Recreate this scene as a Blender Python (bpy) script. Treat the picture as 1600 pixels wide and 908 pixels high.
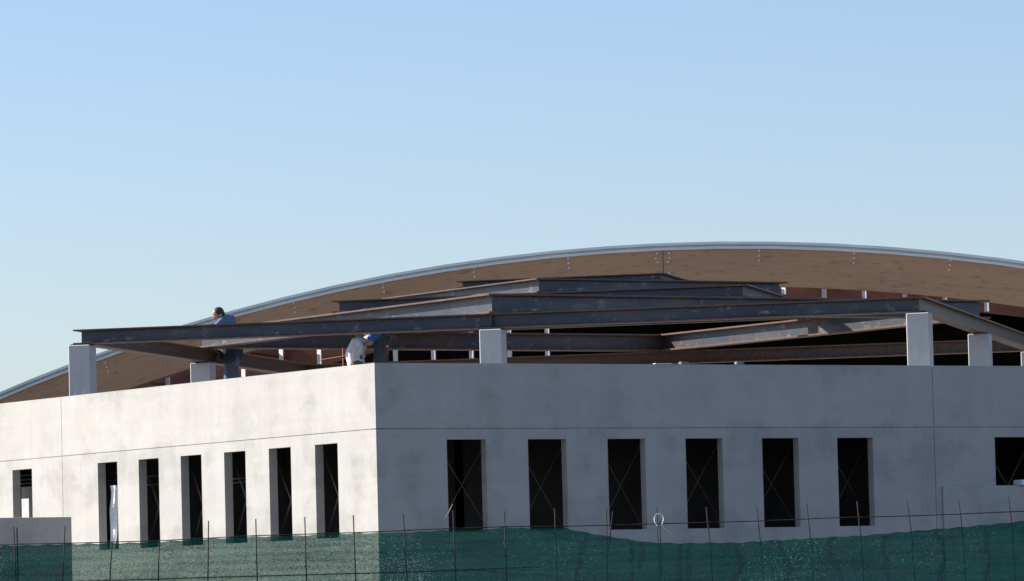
import bpy, bmesh, math, random
from mathutils import Vector, Matrix, noise

random.seed(7)
# ---------------------------------------------------------------- start clean
for o in list(bpy.data.objects):
    bpy.data.objects.remove(o)
scene = bpy.context.scene
COL = scene.collection

# ---------------------------------------------------------------- camera
F_PX = 7999.5            # focal length in pixels of the 1600 px wide photograph
PITCH, ROLL = 0.063094, 0.025501
EYE = 1.6
cam_data = bpy.data.cameras.new("camera")
cam_data.sensor_width = 36.0
cam_data.lens = 36.0 * F_PX / 1600.0
cam_data.clip_start = 0.5
cam_data.clip_end = 3000.0
cam = bpy.data.objects.new("camera", cam_data)
COL.objects.link(cam)
cam.matrix_world = (Matrix.Translation((0, 0, EYE)) @ Matrix.Rotation(math.pi / 2 + PITCH, 4, 'X')
                    @ Matrix.Rotation(-ROLL, 4, 'Z'))
scene.camera = cam

# ---------------------------------------------------------------- sky and sun
SUN_EL = math.radians(34)
SUN_DIR = Vector((-0.976, 0.216, 0)).normalized()
SUN_AZ = math.atan2(SUN_DIR.x, SUN_DIR.y)
world = bpy.data.worlds.new("World")
scene.world = world
world.use_nodes = True
wt = world.node_tree
bg = wt.nodes["Background"]
sky = wt.nodes.new("ShaderNodeTexSky")
sky.sky_type = 'NISHITA'
sky.sun_disc = False
sky.sun_elevation = SUN_EL
sky.sun_rotation = SUN_AZ
sky.altitude = 0
sky.air_density = 1.0
sky.dust_density = 0.6
sky.ozone_density = 2.0
wb = wt.nodes.new("ShaderNodeMix")          # the camera's cool white balance
wb.data_type = 'RGBA'; wb.blend_type = 'MULTIPLY'
wb.inputs[0].default_value = 1.0
wb.inputs[7].default_value = (0.905, 0.935, 1.09, 1)
wt.links.new(sky.outputs[0], wb.inputs[6])
wt.links.new(wb.outputs[2], bg.inputs[0])
bg.inputs[1].default_value = 0.082
sun_data = bpy.data.lights.new("sun", 'SUN')
sun_data.energy = 5.0
sun_data.angle = math.radians(0.5)
sun_data.color = (1.0, 0.95, 0.88)
sun = bpy.data.objects.new("sun", sun_data)
COL.objects.link(sun)
s = Vector((SUN_DIR.x * math.cos(SUN_EL), SUN_DIR.y * math.cos(SUN_EL), math.sin(SUN_EL)))
sun.rotation_euler = (-s).to_track_quat('-Z', 'Y').to_euler()
sun.location = s * 120
vs = scene.view_settings
vs.view_transform = 'Standard'
vs.look = 'None'
vs.gamma = 1.0
vs.use_curve_mapping = False
vs.exposure = 0.82

# ---------------------------------------------------------------- helpers
def ray(px, py):
    X, Yu = px - 800.0, 454.0 - py
    c, sn = math.cos(ROLL), math.sin(ROLL)
    a, b = X * c + Yu * sn, -X * sn + Yu * c
    return Vector((a / F_PX, math.cos(PITCH) - math.sin(PITCH) * b / F_PX,
                   math.sin(PITCH) + math.cos(PITCH) * b / F_PX))

def at(px, py, depth):
    r = ray(px, py)
    return r * (depth / r.y) + Vector((0, 0, EYE))

def on_plane(px, py, P0, n):
    """where the sight line meets the vertical plane through P0 with normal n"""
    r = ray(px, py)
    e = Vector((0, 0, EYE))
    t = (Vector(P0) - e).dot(n) / r.dot(n)
    return e + r * t

def tag(o, label=None, cat=None, group=None, kind=None):
    if label: o["label"] = label
    if cat: o["category"] = cat
    if group: o["group"] = group
    if kind: o["kind"] = kind
    elif cat: o["kind"] = "thing"
    return o

def empty(name, loc=(0, 0, 0), rz=0.0):
    o = bpy.data.objects.new(name, None)
    o.empty_display_size = 0.2
    o.location = loc
    o.rotation_euler = (0, 0, rz)
    COL.objects.link(o)
    return o

def link(name, bm, mat, parent=None, smooth=False, loc=None, rz=None, recalc=True):
    if recalc:
        bmesh.ops.recalc_face_normals(bm, faces=bm.faces)
    me = bpy.data.meshes.new(name)
    bm.to_mesh(me)
    bm.free()
    for p in me.polygons:
        p.use_smooth = smooth
    mats = mat if isinstance(mat, (list, tuple)) else [mat]
    for m in mats:
        me.materials.append(m)
    o = bpy.data.objects.new(name, me)
    COL.objects.link(o)
    if parent: o.parent = parent
    if loc is not None: o.location = loc
    if rz is not None: o.rotation_euler = (0, 0, rz)
    return o

def hexa(bm, pts):
    """eight points: bottom loop of four then top loop of four"""
    v = [bm.verts.new(p) for p in pts]
    for f in ((3, 2, 1, 0), (4, 5, 6, 7), (0, 1, 5, 4), (1, 2, 6, 5), (2, 3, 7, 6), (3, 0, 4, 7)):
        bm.faces.new([v[i] for i in f])

def box(bm, x0, x1, y0, y1, z0, z1):
    hexa(bm, [(x0, y0, z0), (x1, y0, z0), (x1, y1, z0), (x0, y1, z0),
              (x0, y0, z1), (x1, y0, z1), (x1, y1, z1), (x0, y1, z1)])

def bevelled(bm, w, seg=2):
    bmesh.ops.bevel(bm, geom=list(bm.edges), offset=w, segments=seg, affect='EDGES', profile=0.7)

def tube(bm, pts, r, n=8, r_end=None):
    pts = [Vector(p) for p in pts]
    rings = []
    up = Vector((0.13, 0.31, 0.94)).normalized()
    for i, p in enumerate(pts):
        d = (pts[min(i + 1, len(pts) - 1)] - pts[max(i - 1, 0)]).normalized()
        a = d.cross(up)
        if a.length < 1e-3: a = d.cross(Vector((1, 0, 0)))
        a.normalize(); b = d.cross(a)
        rr = r if r_end is None else r + (r_end - r) * i / (len(pts) - 1)
        rings.append([bm.verts.new(p + a * rr * math.cos(k * 2 * math.pi / n) + b * rr * math.sin(k * 2 * math.pi / n)) for k in range(n)])
    for A, B in zip(rings, rings[1:]):
        for k in range(n):
            bm.faces.new((A[k], A[(k + 1) % n], B[(k + 1) % n], B[k]))
    bm.faces.new(rings[0][::-1]); bm.faces.new(rings[-1])

# ---------------------------------------------------------------- materials
def new_mat(name):
    m = bpy.data.materials.new(name)
    m.use_nodes = True
    nt = m.node_tree
    return m, nt, nt.nodes["Principled BSDF"]

def nn(nt, kind, **kw):
    n = nt.nodes.new(kind)
    for k, v in kw.items():
        if hasattr(n, k): setattr(n, k, v)
    return n

def noise_node(nt, coord, scale, detail=6, rough=0.55, vec_scale=None):
    if vec_scale:
        mp = nn(nt, "ShaderNodeMapping")
        mp.inputs["Scale"].default_value = vec_scale
        nt.links.new(coord, mp.inputs["Vector"])
        coord = mp.outputs[0]
    n = nn(nt, "ShaderNodeTexNoise")
    n.inputs["Scale"].default_value = scale
    n.inputs["Detail"].default_value = detail
    n.inputs["Roughness"].default_value = rough
    nt.links.new(coord, n.inputs["Vector"])
    return n.outputs["Fac"]

def ramp(nt, fac, stops):
    r = nn(nt, "ShaderNodeValToRGB")
    el = r.color_ramp.elements
    while len(el) > 1: el.remove(el[-1])
    el[0].position, el[0].color = stops[0][0], (*stops[0][1], 1)
    for p, c in stops[1:]:
        e = el.new(p); e.color = (*c, 1)
    nt.links.new(fac, r.inputs[0])
    return r.outputs[0]

def mix(nt, fac, a, b, mode='MIX'):
    m = nn(nt, "ShaderNodeMix", data_type='RGBA', blend_type=mode)
    for sock, val in ((m.inputs[0], fac), (m.inputs[6], a), (m.inputs[7], b)):
        if isinstance(val, bpy.types.NodeSocket): nt.links.new(val, sock)
        elif isinstance(val, (int, float)): sock.default_value = val
        else: sock.default_value = (*val, 1)
    return m.outputs[2]

def bump(nt, bsdf, h, strength, dist):
    b = nn(nt, "ShaderNodeBump")
    b.inputs["Strength"].default_value = strength
    b.inputs["Distance"].default_value = dist
    nt.links.new(h, b.inputs["Height"])
    nt.links.new(b.outputs[0], bsdf.inputs["Normal"])

def concrete(name, lo, hi, stain, rough=0.9):
    m, nt, b = new_mat(name)
    co = nn(nt, "ShaderNodeTexCoord").outputs["Object"]
    base = ramp(nt, noise_node(nt, co, 1.3, 10, 0.68), [(0.36, lo), (0.64, hi)])
    blot = ramp(nt, noise_node(nt, co, 0.75, 9, 0.66, (1, 1, 1.3)), [(0.50, (1, 1, 1)), (0.60, stain), (0.72, (0.97, 0.97, 0.97))])
    streak = ramp(nt, noise_node(nt, co, 3.1, 6, 0.7, (1.7, 1.7, 0.16)), [(0.40, (1, 1, 1)), (0.72, (0.93, 0.93, 0.935))])
    spot = ramp(nt, noise_node(nt, co, 2.3, 6, 0.7), [(0.66, (1, 1, 1)), (0.73, (0.80, 0.80, 0.79))])
    lift = ramp(nt, noise_node(nt, co, 1.0, 4, 0.6, (0.25, 0.25, 5.0)), [(0.42, (1, 1, 1)), (0.62, (0.955, 0.955, 0.955))])
    fine = ramp(nt, noise_node(nt, co, 34, 5, 0.7), [(0.3, (0.92, 0.92, 0.92)), (0.7, (1, 1, 1))])
    pit = ramp(nt, noise_node(nt, co, 60, 2, 0.5), [(0.24, (0.62, 0.62, 0.62)), (0.30, (1, 1, 1))])
    c = base
    for k in (blot, streak, spot, lift, fine, pit):
        c = mix(nt, 1.0, c, k, 'MULTIPLY')
    nt.links.new(c, b.inputs["Base Color"])
    b.inputs["Roughness"].default_value = rough
    b.inputs["Specular IOR Level"].default_value = 0.25
    bump(nt, b, noise_node(nt, co, 14, 6, 0.6), 0.25, 0.01)
    return m

M_CONC = concrete("precast_concrete", (0.455, 0.438, 0.403), (0.505, 0.487, 0.451), (0.83, 0.835, 0.84))
M_COLUMN = concrete("column_concrete", (0.45, 0.45, 0.44), (0.54, 0.54, 0.53), (0.86, 0.87, 0.88))
M_SLAB = concrete("slab_concrete", (0.22, 0.215, 0.21), (0.32, 0.31, 0.30), (0.8, 0.8, 0.8))

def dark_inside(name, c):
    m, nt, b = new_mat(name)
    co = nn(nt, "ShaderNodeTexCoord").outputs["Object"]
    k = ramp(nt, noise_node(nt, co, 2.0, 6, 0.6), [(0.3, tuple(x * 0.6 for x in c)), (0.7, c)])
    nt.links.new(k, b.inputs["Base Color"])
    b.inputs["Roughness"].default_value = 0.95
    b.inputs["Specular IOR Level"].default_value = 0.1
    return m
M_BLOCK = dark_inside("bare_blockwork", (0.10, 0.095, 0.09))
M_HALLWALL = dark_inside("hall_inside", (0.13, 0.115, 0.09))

def steel(name="mill_steel"):
    m, nt, b = new_mat(name)
    co = nn(nt, "ShaderNodeTexCoord").outputs["Object"]
    base = ramp(nt, noise_node(nt, co, 3.0, 7, 0.6, (0.35, 1, 1)), [(0.3, (0.062, 0.072, 0.090)), (0.7, (0.108, 0.112, 0.124))])
    scale_ = ramp(nt, noise_node(nt, co, 9.0, 5, 0.65, (0.5, 1, 1)), [(0.57, (0, 0, 0)), (0.68, (1, 1, 1))])
    c = mix(nt, scale_, base, (0.23, 0.21, 0.20))
    # rust gathers along the flanges (mesh attribute) and in patches
    at_ = nn(nt, "ShaderNodeAttribute", attribute_name="rust")
    rn = noise_node(nt, co, 5.0, 6, 0.7, (0.4, 1, 1))
    add = nn(nt, "ShaderNodeMath", operation='MULTIPLY_ADD')
    nt.links.new(rn, add.inputs[0]); add.inputs[1].default_value = 0.9
    nt.links.new(at_.outputs["Fac"], add.inputs[2])
    rf = nn(nt, "ShaderNodeMapRange")
    nt.links.new(add.outputs[0], rf.inputs[0])
    rf.inputs[1].default_value = 0.63; rf.inputs[2].default_value = 1.05
    rust = ramp(nt, noise_node(nt, co, 16, 5, 0.6), [(0.3, (0.075, 0.036, 0.019)), (0.7, (0.165, 0.085, 0.043))])
    c = mix(nt, rf.outputs[0], c, rust)
    nt.links.new(c, b.inputs["Base Color"])
    inv_ = nn(nt, "ShaderNodeMath", operation='SUBTRACT'); inv_.inputs[0].default_value = 1.0
    nt.links.new(rf.outputs[0], inv_.inputs[1]); nt.links.new(inv_.outputs[0], b.inputs["Metallic"])
    b.inputs["Roughness"].default_value = 0.50
    bump(nt, b, noise_node(nt, co, 30, 4, 0.6), 0.15, 0.004)
    return m
M_STEEL = steel()

def wood(name, lo, hi, dark):
    m, nt, b = new_mat(name)
    uv = nn(nt, "ShaderNodeTexCoord").outputs["UV"]
    grain = ramp(nt, noise_node(nt, uv, 1.0, 6, 0.65, (1.3, 22, 1)), [(0.3, lo), (0.7, hi)])
    big = ramp(nt, noise_node(nt, uv, 1.0, 4, 0.5, (0.35, 1.5, 1)), [(0.3, (0.84, 0.84, 0.86)), (0.7, (1, 1, 1))])
    knots = ramp(nt, noise_node(nt, uv, 1.0, 3, 0.6, (3.4, 15, 1)), [(0.58, (1, 1, 1)), (0.68, dark)])
    # laminations: thin glue lines 40 mm apart
    sep = nn(nt, "ShaderNodeSeparateXYZ"); nt.links.new(uv, sep.inputs[0])
    md = nn(nt, "ShaderNodeMath", operation='FRACT')
    ml = nn(nt, "ShaderNodeMath", operation='MULTIPLY'); ml.inputs[1].default_value = 20.0
    nt.links.new(sep.outputs[1], ml.inputs[0]); nt.links.new(ml.outputs[0], md.inputs[0])
    lam = ramp(nt, md.outputs[0], [(0.0, (0.80, 0.78, 0.76)), (0.10, (1, 1, 1)), (0.92, (1, 1, 1)), (1.0, (0.80, 0.78, 0.76))])
    c = mix(nt, 1.0, grain, big, 'MULTIPLY')
    c = mix(nt, 1.0, c, knots, 'MULTIPLY')
    c = mix(nt, 1.0, c, lam, 'MULTIPLY')
    nt.links.new(c, b.inputs["Base Color"])
    b.inputs["Roughness"].default_value = 0.6
    bump(nt, b, noise_node(nt, uv, 1.0, 5, 0.6, (2, 40, 1)), 0.2, 0.006)
    return m
M_GLULAM = wood("glulam", (0.43, 0.236, 0.115), (0.53, 0.298, 0.148), (0.70, 0.66, 0.62))
M_REARWOOD = wood("red_stained_timber", (0.24, 0.085, 0.042), (0.33, 0.125, 0.06), (0.6, 0.55, 0.5))

def plain(name, c, rough=0.6, metal=0.0, var=0.15, scale=8.0):
    m, nt, b = new_mat(name)
    co = nn(nt, "ShaderNodeTexCoord").outputs["Object"]
    k = ramp(nt, noise_node(nt, co, scale, 5, 0.6), [(0.3, tuple(x * (1 - var) for x in c)), (0.7, tuple(min(1, x * (1 + var * 0.4)) for x in c))])
    nt.links.new(k, b.inputs["Base Color"])
    b.inputs["Roughness"].default_value = rough
    b.inputs["Metallic"].default_value = metal
    return m
M_ZINC = plain("zinc_flashing", (0.70, 0.74, 0.72), 0.5, 0.0, 0.12, 1.2)
M_WHITE = plain("white_paint", (0.80, 0.80, 0.79), 0.5)
M_BOLT = plain("galvanised_bolt", (0.62, 0.64, 0.65), 0.4, 0.2)
M_REBAR = plain("rusty_rebar", (0.030, 0.020, 0.018), 0.85, 0.1, 0.4, 30)
M_ROD = plain("brace_rod", (0.27, 0.225, 0.20), 0.6, 0.1, 0.3, 10)
M_REDOX = plain("red_oxide_paint", (0.22, 0.065, 0.038), 0.7, 0.0, 0.3, 12)
M_PLASTIC = plain("white_plastic", (0.52, 0.52, 0.50), 0.4)
M_BOARD = plain("pale_board", (0.55, 0.55, 0.56), 0.8, 0, 0.2)
M_SKIN = plain("skin", (0.40, 0.235, 0.165), 0.55, 0, 0.1, 20)
M_HAIR = plain("dark_hair", (0.050, 0.036, 0.024), 0.7, 0, 0.3, 40)
M_BLUE = plain("blue_cloth", (0.12, 0.20, 0.30), 0.9, 0, 0.25, 14)
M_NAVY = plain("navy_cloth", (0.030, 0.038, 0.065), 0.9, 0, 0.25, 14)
M_ROYAL = plain("royal_cloth", (0.06, 0.12, 0.36), 0.9, 0, 0.25, 14)
M_JEANS = plain("denim", (0.10, 0.13, 0.19), 0.9, 0, 0.3, 16)
M_DKJEANS = plain("dark_work_trousers", (0.05, 0.075, 0.078), 0.9, 0, 0.3, 16)
M_TSHIRT = plain("white_cotton", (0.78, 0.78, 0.77), 0.9, 0, 0.1, 14)
M_GLOVE = plain("tan_leather", (0.42, 0.27, 0.12), 0.8, 0, 0.2, 20)

def ground_mat():
    m, nt, b = new_mat("site_earth")
    co = nn(nt, "ShaderNodeTexCoord").outputs["Object"]
    k = ramp(nt, noise_node(nt, co, 0.35, 9, 0.65), [(0.3, (0.075, 0.066, 0.052)), (0.7, (0.14, 0.122, 0.098))])
    f = ramp(nt, noise_node(nt, co, 11, 6, 0.7), [(0.3, (0.7, 0.7, 0.7)), (0.7, (1, 1, 1))])
    nt.links.new(mix(nt, 1.0, k, f, 'MULTIPLY'), b.inputs["Base Color"])
    b.inputs["Roughness"].default_value = 0.95
    bump(nt, b, noise_node(nt, co, 6, 8, 0.7), 0.6, 0.05)
    return m
M_GROUND = ground_mat()

def net_mat():
    m, nt, b = new_mat("green_shade_net")
    out = nt.nodes["Material Output"]
    co = nn(nt, "ShaderNodeTexCoord").outputs["Object"]
    col = ramp(nt, noise_node(nt, co, 1.0, 5, 0.6, (1.2, 1, 10)), [(0.3, (0.002, 0.048, 0.035)), (0.7, (0.004, 0.080, 0.060))])
    # sun glints on the mesh, painted into the colour as pale specks
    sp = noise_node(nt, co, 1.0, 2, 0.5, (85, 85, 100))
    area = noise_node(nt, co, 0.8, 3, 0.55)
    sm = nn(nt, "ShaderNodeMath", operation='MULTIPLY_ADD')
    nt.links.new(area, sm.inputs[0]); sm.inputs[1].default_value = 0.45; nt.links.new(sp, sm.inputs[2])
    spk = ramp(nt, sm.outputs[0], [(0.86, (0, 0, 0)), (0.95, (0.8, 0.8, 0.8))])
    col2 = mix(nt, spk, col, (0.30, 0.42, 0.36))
    b.inputs["Roughness"].default_value = 0.7
    b.inputs["Specular IOR Level"].default_value = 0.2
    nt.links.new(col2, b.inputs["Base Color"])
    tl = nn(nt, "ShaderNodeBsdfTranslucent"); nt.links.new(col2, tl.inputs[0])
    m1 = nn(nt, "ShaderNodeMixShader"); m1.inputs[0].default_value = 0.45
    nt.links.new(b.outputs[0], m1.inputs[1]); nt.links.new(tl.outputs[0], m1.inputs[2])
    tr = nn(nt, "ShaderNodeBsdfTransparent"); tr.inputs[0].default_value = (0.80, 1.0, 0.93, 1)
    # open weave: small holes, in bands where the knit is looser
    h = noise_node(nt, co, 1.0, 3, 0.75, (55, 55, 90))
    band = noise_node(nt, co, 1.0, 3, 0.6, (0.8, 1, 9))
    ha = nn(nt, "ShaderNodeMath", operation='MULTIPLY_ADD')
    nt.links.new(band, ha.inputs[0]); ha.inputs[1].default_value = 0.5; nt.links.new(h, ha.inputs[2])
    fac = nn(nt, "ShaderNodeMapRange")
    nt.links.new(ha.outputs[0], fac.inputs[0])
    fac.inputs[1].default_value = 0.55; fac.inputs[2].default_value = 1.0
    fac.inputs[3].default_value = 0.05; fac.inputs[4].default_value = 0.33
    # knitted ribs: denser rows every 9 cm
    sz = nn(nt, "ShaderNodeSeparateXYZ"); nt.links.new(co, sz.inputs[0])
    wv = nn(nt, "ShaderNodeMath", operation='SINE')
    ws = nn(nt, "ShaderNodeMath", operation='MULTIPLY'); ws.inputs[1].default_value = 105.0
    nt.links.new(sz.outputs[2], ws.inputs[0]); nt.links.new(ws.outputs[0], wv.inputs[0])
    rib = nn(nt, "ShaderNodeMath", operation='MULTIPLY_ADD'); rib.inputs[1].default_value = 0.035
    nt.links.new(wv.outputs[0], rib.inputs[0]); nt.links.new(ha.outputs[0], rib.inputs[2])
    nt.links.new(rib.outputs[0], fac.inputs[0])
    m2 = nn(nt, "ShaderNodeMixShader")
    nt.links.new(fac.outputs[0], m2.inputs[0])
    nt.links.new(m1.outputs[0], m2.inputs[1]); nt.links.new(tr.outputs[0], m2.inputs[2])
    nt.links.new(m2.outputs[0], out.inputs[0])
    return m
M_NET = net_mat()

# ================================================================ STRUCTURE
# ---- ground
bm = bmesh.new()
bmesh.ops.create_grid(bm, x_segments=120, y_segments=120, size=900)
for v in bm.verts:
    v.co.y += 500
    d = max(0.0, (v.co - Vector((0, 70, 0))).length - 120)
    v.co.z = -0.002 * d * 0.2
ground = link("ground", bm, M_GROUND)
tag(ground, kind="structure")

# ---- concrete building: a square corner seen prow-on
AL = 0.557636                                  # heading of the shaded wall
K = 66.0 / 56.0
CX, CY = -1.526603 * K, 66.0
dR = Vector((math.cos(AL), math.sin(AL), 0))   # along the shaded wall, away from the corner
dL = Vector((-math.sin(AL), math.cos(AL), 0))  # along the sunlit wall, away from the corner
nR = Vector((math.sin(AL), -math.cos(AL), 0))
nL = Vector((-math.cos(AL), -math.sin(AL), 0))
C0 = Vector((CX, CY, 0))
Z_TOP, Z_JOINT = 2.783437 * K + EYE, 2.06047 * K + EYE
Z_WT, Z_WB = 1.940486 * K + EYE, 0.917 * K + EYE
R0, PW, WW, LP, L0 = 0.900484 * K, 1.056343 * K, 0.5074 * K, 7.577778 * K, 0.850058 * K
TH = 0.125

building = empty("concrete_building", C0)
tag(building, "pale precast concrete building with slit windows and a sharp corner, still unfinished", "building")

def wall_panel(bm, t0, t1, z0, z1, holes, mitre=False):
    """panel in its own frame: t along, y = -thickness..0 with y=0 the outer face"""
    ts = sorted({t0, t1, *[h[0] for h in holes], *[h[1] for h in holes]})
    zs = sorted({z0, z1, *[h[2] for h in holes], *[h[3] for h in holes]})
    def solid(i, j):
        if i < 0 or j < 0 or i >= len(ts) - 1 or j >= len(zs) - 1: return False
        tc, zc = (ts[i] + ts[i + 1]) / 2, (zs[j] + zs[j + 1]) / 2
        return not any(h[0] < tc < h[1] and h[2] < zc < h[3] for h in holes)
    cache = {}
    def V(i, j, k):
        if (i, j, k) not in cache: cache[(i, j, k)] = bm.verts.new((ts[i] + (TH + 0.001 if (mitre and i == 0 and k == 1) else 0), 0 if k == 0 else TH, zs[j]))
        return cache[(i, j, k)]
    for i in range(len(ts) - 1):
        for j in range(len(zs) - 1):
            if not solid(i, j): continue
            bm.faces.new((V(i, j, 0), V(i + 1, j, 0), V(i + 1, j + 1, 0), V(i, j + 1, 0)))
            bm.faces.new((V(i, j, 1), V(i, j + 1, 1), V(i + 1, j + 1, 1), V(i + 1, j, 1)))
            if not solid(i - 1, j): bm.faces.new((V(i, j, 0), V(i, j + 1, 0), V(i, j + 1, 1), V(i, j, 1)))
            if not solid(i + 1, j): bm.faces.new((V(i + 1, j, 0), V(i + 1, j, 1), V(i + 1, j + 1, 1), V(i + 1, j + 1, 0)))
            if not solid(i, j - 1): bm.faces.new((V(i, j, 0), V(i, j, 1), V(i + 1, j, 1), V(i + 1, j, 0)))
            if not solid(i, j + 1): bm.faces.new((V(i, j + 1, 0), V(i + 1, j + 1, 0), V(i + 1, j + 1, 1), V(i, j + 1, 1)))

G = 0.0055
# window openings
holesR1 = [(R0 + PW * i, R0 + PW * i + WW, Z_WB, Z_WT) for i in range(6)]
holesL1 = [(L0 + PW * i, L0 + PW * i + WW, Z_WB - 0.03, Z_WT) for i in range(6)]
def t_right(px, py): return (on_plane(px, py, C0, nR) - C0).dot(dR)
def t_left(px, py): return (on_plane(px, py, C0, nL) - C0).dot(dL)
big0 = t_right(1554.5, 700)
holesR2 = [(big0, big0 + 1.35, Z_WB + 0.35, Z_WT)]
w0a, w0b = t_left(50.3, 760), t_left(19.8, 760)
holesL2 = [(w0a + 0.0, w0b, Z_WB, Z_WT), (w0b + PW - WW, w0b + PW, Z_WB, Z_WT), (w0b + 2 * PW - WW, w0b + 2 * PW, Z_WB, Z_WT)]

for side in ("R", "L"):
    if side == "R":
        rz, first, second = AL, holesR1, holesR2
    else:
        rz, first, second = AL + math.pi / 2, holesL1, holesL2
    fl = 1 if side == "R" else -1
    for k, hs in ((0, first), (1, second)):
        a = 0.0 if k == 0 else LP + G
        b = LP - G if k == 0 else 2 * LP
        for z0, z1, hh in ((0.0, Z_JOINT - G, hs), (Z_JOINT + G, Z_TOP, [])):
            bm = bmesh.new()
            wall_panel(bm, a, b, z0, z1, hh, mitre=(k == 0))
            if side == "L":
                for v in bm.verts: v.co.y = -v.co.y
            link("wall_panel", bm, M_CONC, building, rz=rz)
    # mastic strip behind the joints, so that the gaps read dark and closed
    bm = bmesh.new()
    y0, y1 = (0.006, TH * 0.8)
    box(bm, TH + 0.01, 2 * LP, y0, y1, Z_JOINT - G + 0.0005, Z_JOINT + G - 0.0005)
    box(bm, LP - G + 0.0005, LP + G - 0.0005, y0, y1, 0.0, Z_JOINT - G - 0.001)
    box(bm, LP - G + 0.0005, LP + G - 0.0005, y0, y1, Z_JOINT + G + 0.001, Z_TOP - 0.03)
    if side == "L":
        for v in bm.verts: v.co.y = -v.co.y
    link("joint_seal", bm, M_SLAB, building, rz=rz)

# the corner end of the sunlit wall is the end face of the shaded panel: give it a cover so that both read flush
DECK = 3.15 + EYE
poly = [C0 + dR * 0.15 + dL * 0.15, C0 + dR * (2 * LP) + dL * 0.15, Vector((C0 + dR * 2 * LP).to_tuple()[:2] + (0,)) + Vector((0, 14.5, 0)),
        Vector((C0 + dL * 2 * LP).to_tuple()[:2] + (0,)) + Vector((0, 8.0, 0)), C0 + dL * (2 * LP) + dR * 0.15]
poly[2].y = 90.3; poly[3].y = 90.3
def prism(bm, pts, z0, z1):
    n = len(pts)
    lo = [bm.verts.new((p.x, p.y, z0)) for p in pts]
    hi = [bm.verts.new((p.x, p.y, z1)) for p in pts]
    bm.faces.new(lo[::-1]); bm.faces.new(hi)
    for i in range(n):
        bm.faces.new((lo[i], lo[(i + 1) % n], hi[(i + 1) % n], hi[i]))
loc = [p - C0 for p in poly]
bm = bmesh.new(); prism(bm, loc, DECK - 0.25, DECK)
link("roof_slab", bm, M_SLAB, building)
bm = bmesh.new(); prism(bm, loc, 0.02, 0.12)
link("floor_slab", bm, M_SLAB, building)
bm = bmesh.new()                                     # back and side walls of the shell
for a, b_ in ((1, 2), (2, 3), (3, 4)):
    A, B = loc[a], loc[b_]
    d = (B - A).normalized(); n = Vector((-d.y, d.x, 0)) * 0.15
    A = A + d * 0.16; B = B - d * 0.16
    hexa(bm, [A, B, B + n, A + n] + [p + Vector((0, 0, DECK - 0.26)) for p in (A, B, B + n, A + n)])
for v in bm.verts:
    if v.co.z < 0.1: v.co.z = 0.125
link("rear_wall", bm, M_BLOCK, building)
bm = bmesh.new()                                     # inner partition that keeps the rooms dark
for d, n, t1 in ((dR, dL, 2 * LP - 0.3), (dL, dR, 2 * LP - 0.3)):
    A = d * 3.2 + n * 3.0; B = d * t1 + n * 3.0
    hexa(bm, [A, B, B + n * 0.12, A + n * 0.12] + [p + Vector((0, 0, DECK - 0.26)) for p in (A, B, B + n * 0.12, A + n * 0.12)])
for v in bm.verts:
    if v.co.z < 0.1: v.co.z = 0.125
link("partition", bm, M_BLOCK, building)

# crossed rods behind every opening
def cross(base, d, n, tc, zc, hw, hh, r=0.0062, dp=0.27):
    tc += random.uniform(-0.035, 0.035); hh *= random.uniform(0.93, 1.07); zc += random.uniform(-0.03, 0.03)
    for sgn, dep in ((1, dp), (-1, dp + 0.03)):
        a = d * (tc - hw * sgn) + n * dep + Vector((0, 0, zc - hh))
        b = d * (tc + hw * sgn) + n * dep + Vector((0, 0, zc + hh))
        bm = bmesh.new(); tube(bm, [a, b], r, 8)
        link("brace_rod", bm, M_ROD, building, smooth=True)
inR, inL = -nR, -nL
cR = on_plane(723.5, 758, C0 + inR * 0.75, nR) - C0
cR -= inR * cR.dot(inR)
cL = on_plane(526.5, 770, C0 + inL * 0.28, nL) - C0
for i in range(6):
    cross(None, dR, inR, cR.dot(dR) + PW * i, cR.z, 0.36, 0.56, 0.0055, 0.75)
    cross(None, dL, inL, cL.dot(dL) + PW * i, cL.z, 0.36, 0.56, 0.0085)
cb = on_plane(1574, 757, C0 + inR * 0.75, nR) - C0
cross(None, dR, inR, cb.dot(dR), cb.z, 0.45, 0.70, 0.0055, 0.75)

for xa, xb, y in ((150, 190, 741), (150, 190, 753), (214, 255, 746), (214, 255, 759), (346, 392, 756), (346, 392, 750), (24, 56, 744), (24, 56, 751), (24, 56, 757)):
    a, b = [on_plane(x, y - (x - xa) * 0.06, C0 + inL * 0.45, nL) - C0 for x in (xa, xb)]
    b.z = a.z
    bm = bmesh.new(); tube(bm, [a - (b - a) * 0.3, b + (b - a) * 0.3], 0.0075, 8)
    link("ledger", bm, M_ROD, building, smooth=True)

# ---- low walls in front
def low_wall(p_end, direction, length, top, label, thick=0.22, wash=None):
    root_pt = Vector((p_end.x, p_end.y, 0))
    ang = math.atan2(direction.y, direction.x)
    bm = bmesh.new(); box(bm, 0, length, -thick / 2, thick / 2, 0, top)
    bevelled(bm, 0.012)
    o = link("low_wall", bm, M_CONC, loc=root_pt, rz=ang)
    return tag(o, label, "wall")
dj = 75.2 - 2.0
pe = at(106, 808, 70.8)
low_wall(pe, nL, 9.0, pe.z, "low grey shaded concrete wall beside the sunlit facade at the left edge")
pr = at(1476, 759, 70.6)
qd = (C0 + nR * 0.02)
pr = on_plane(1473, 759.5, qd, nR)
low_wall(pr, dR, 9.0, pr.z, "low grey concrete wall under the wide opening at the right edge", thick=0.03)

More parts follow.
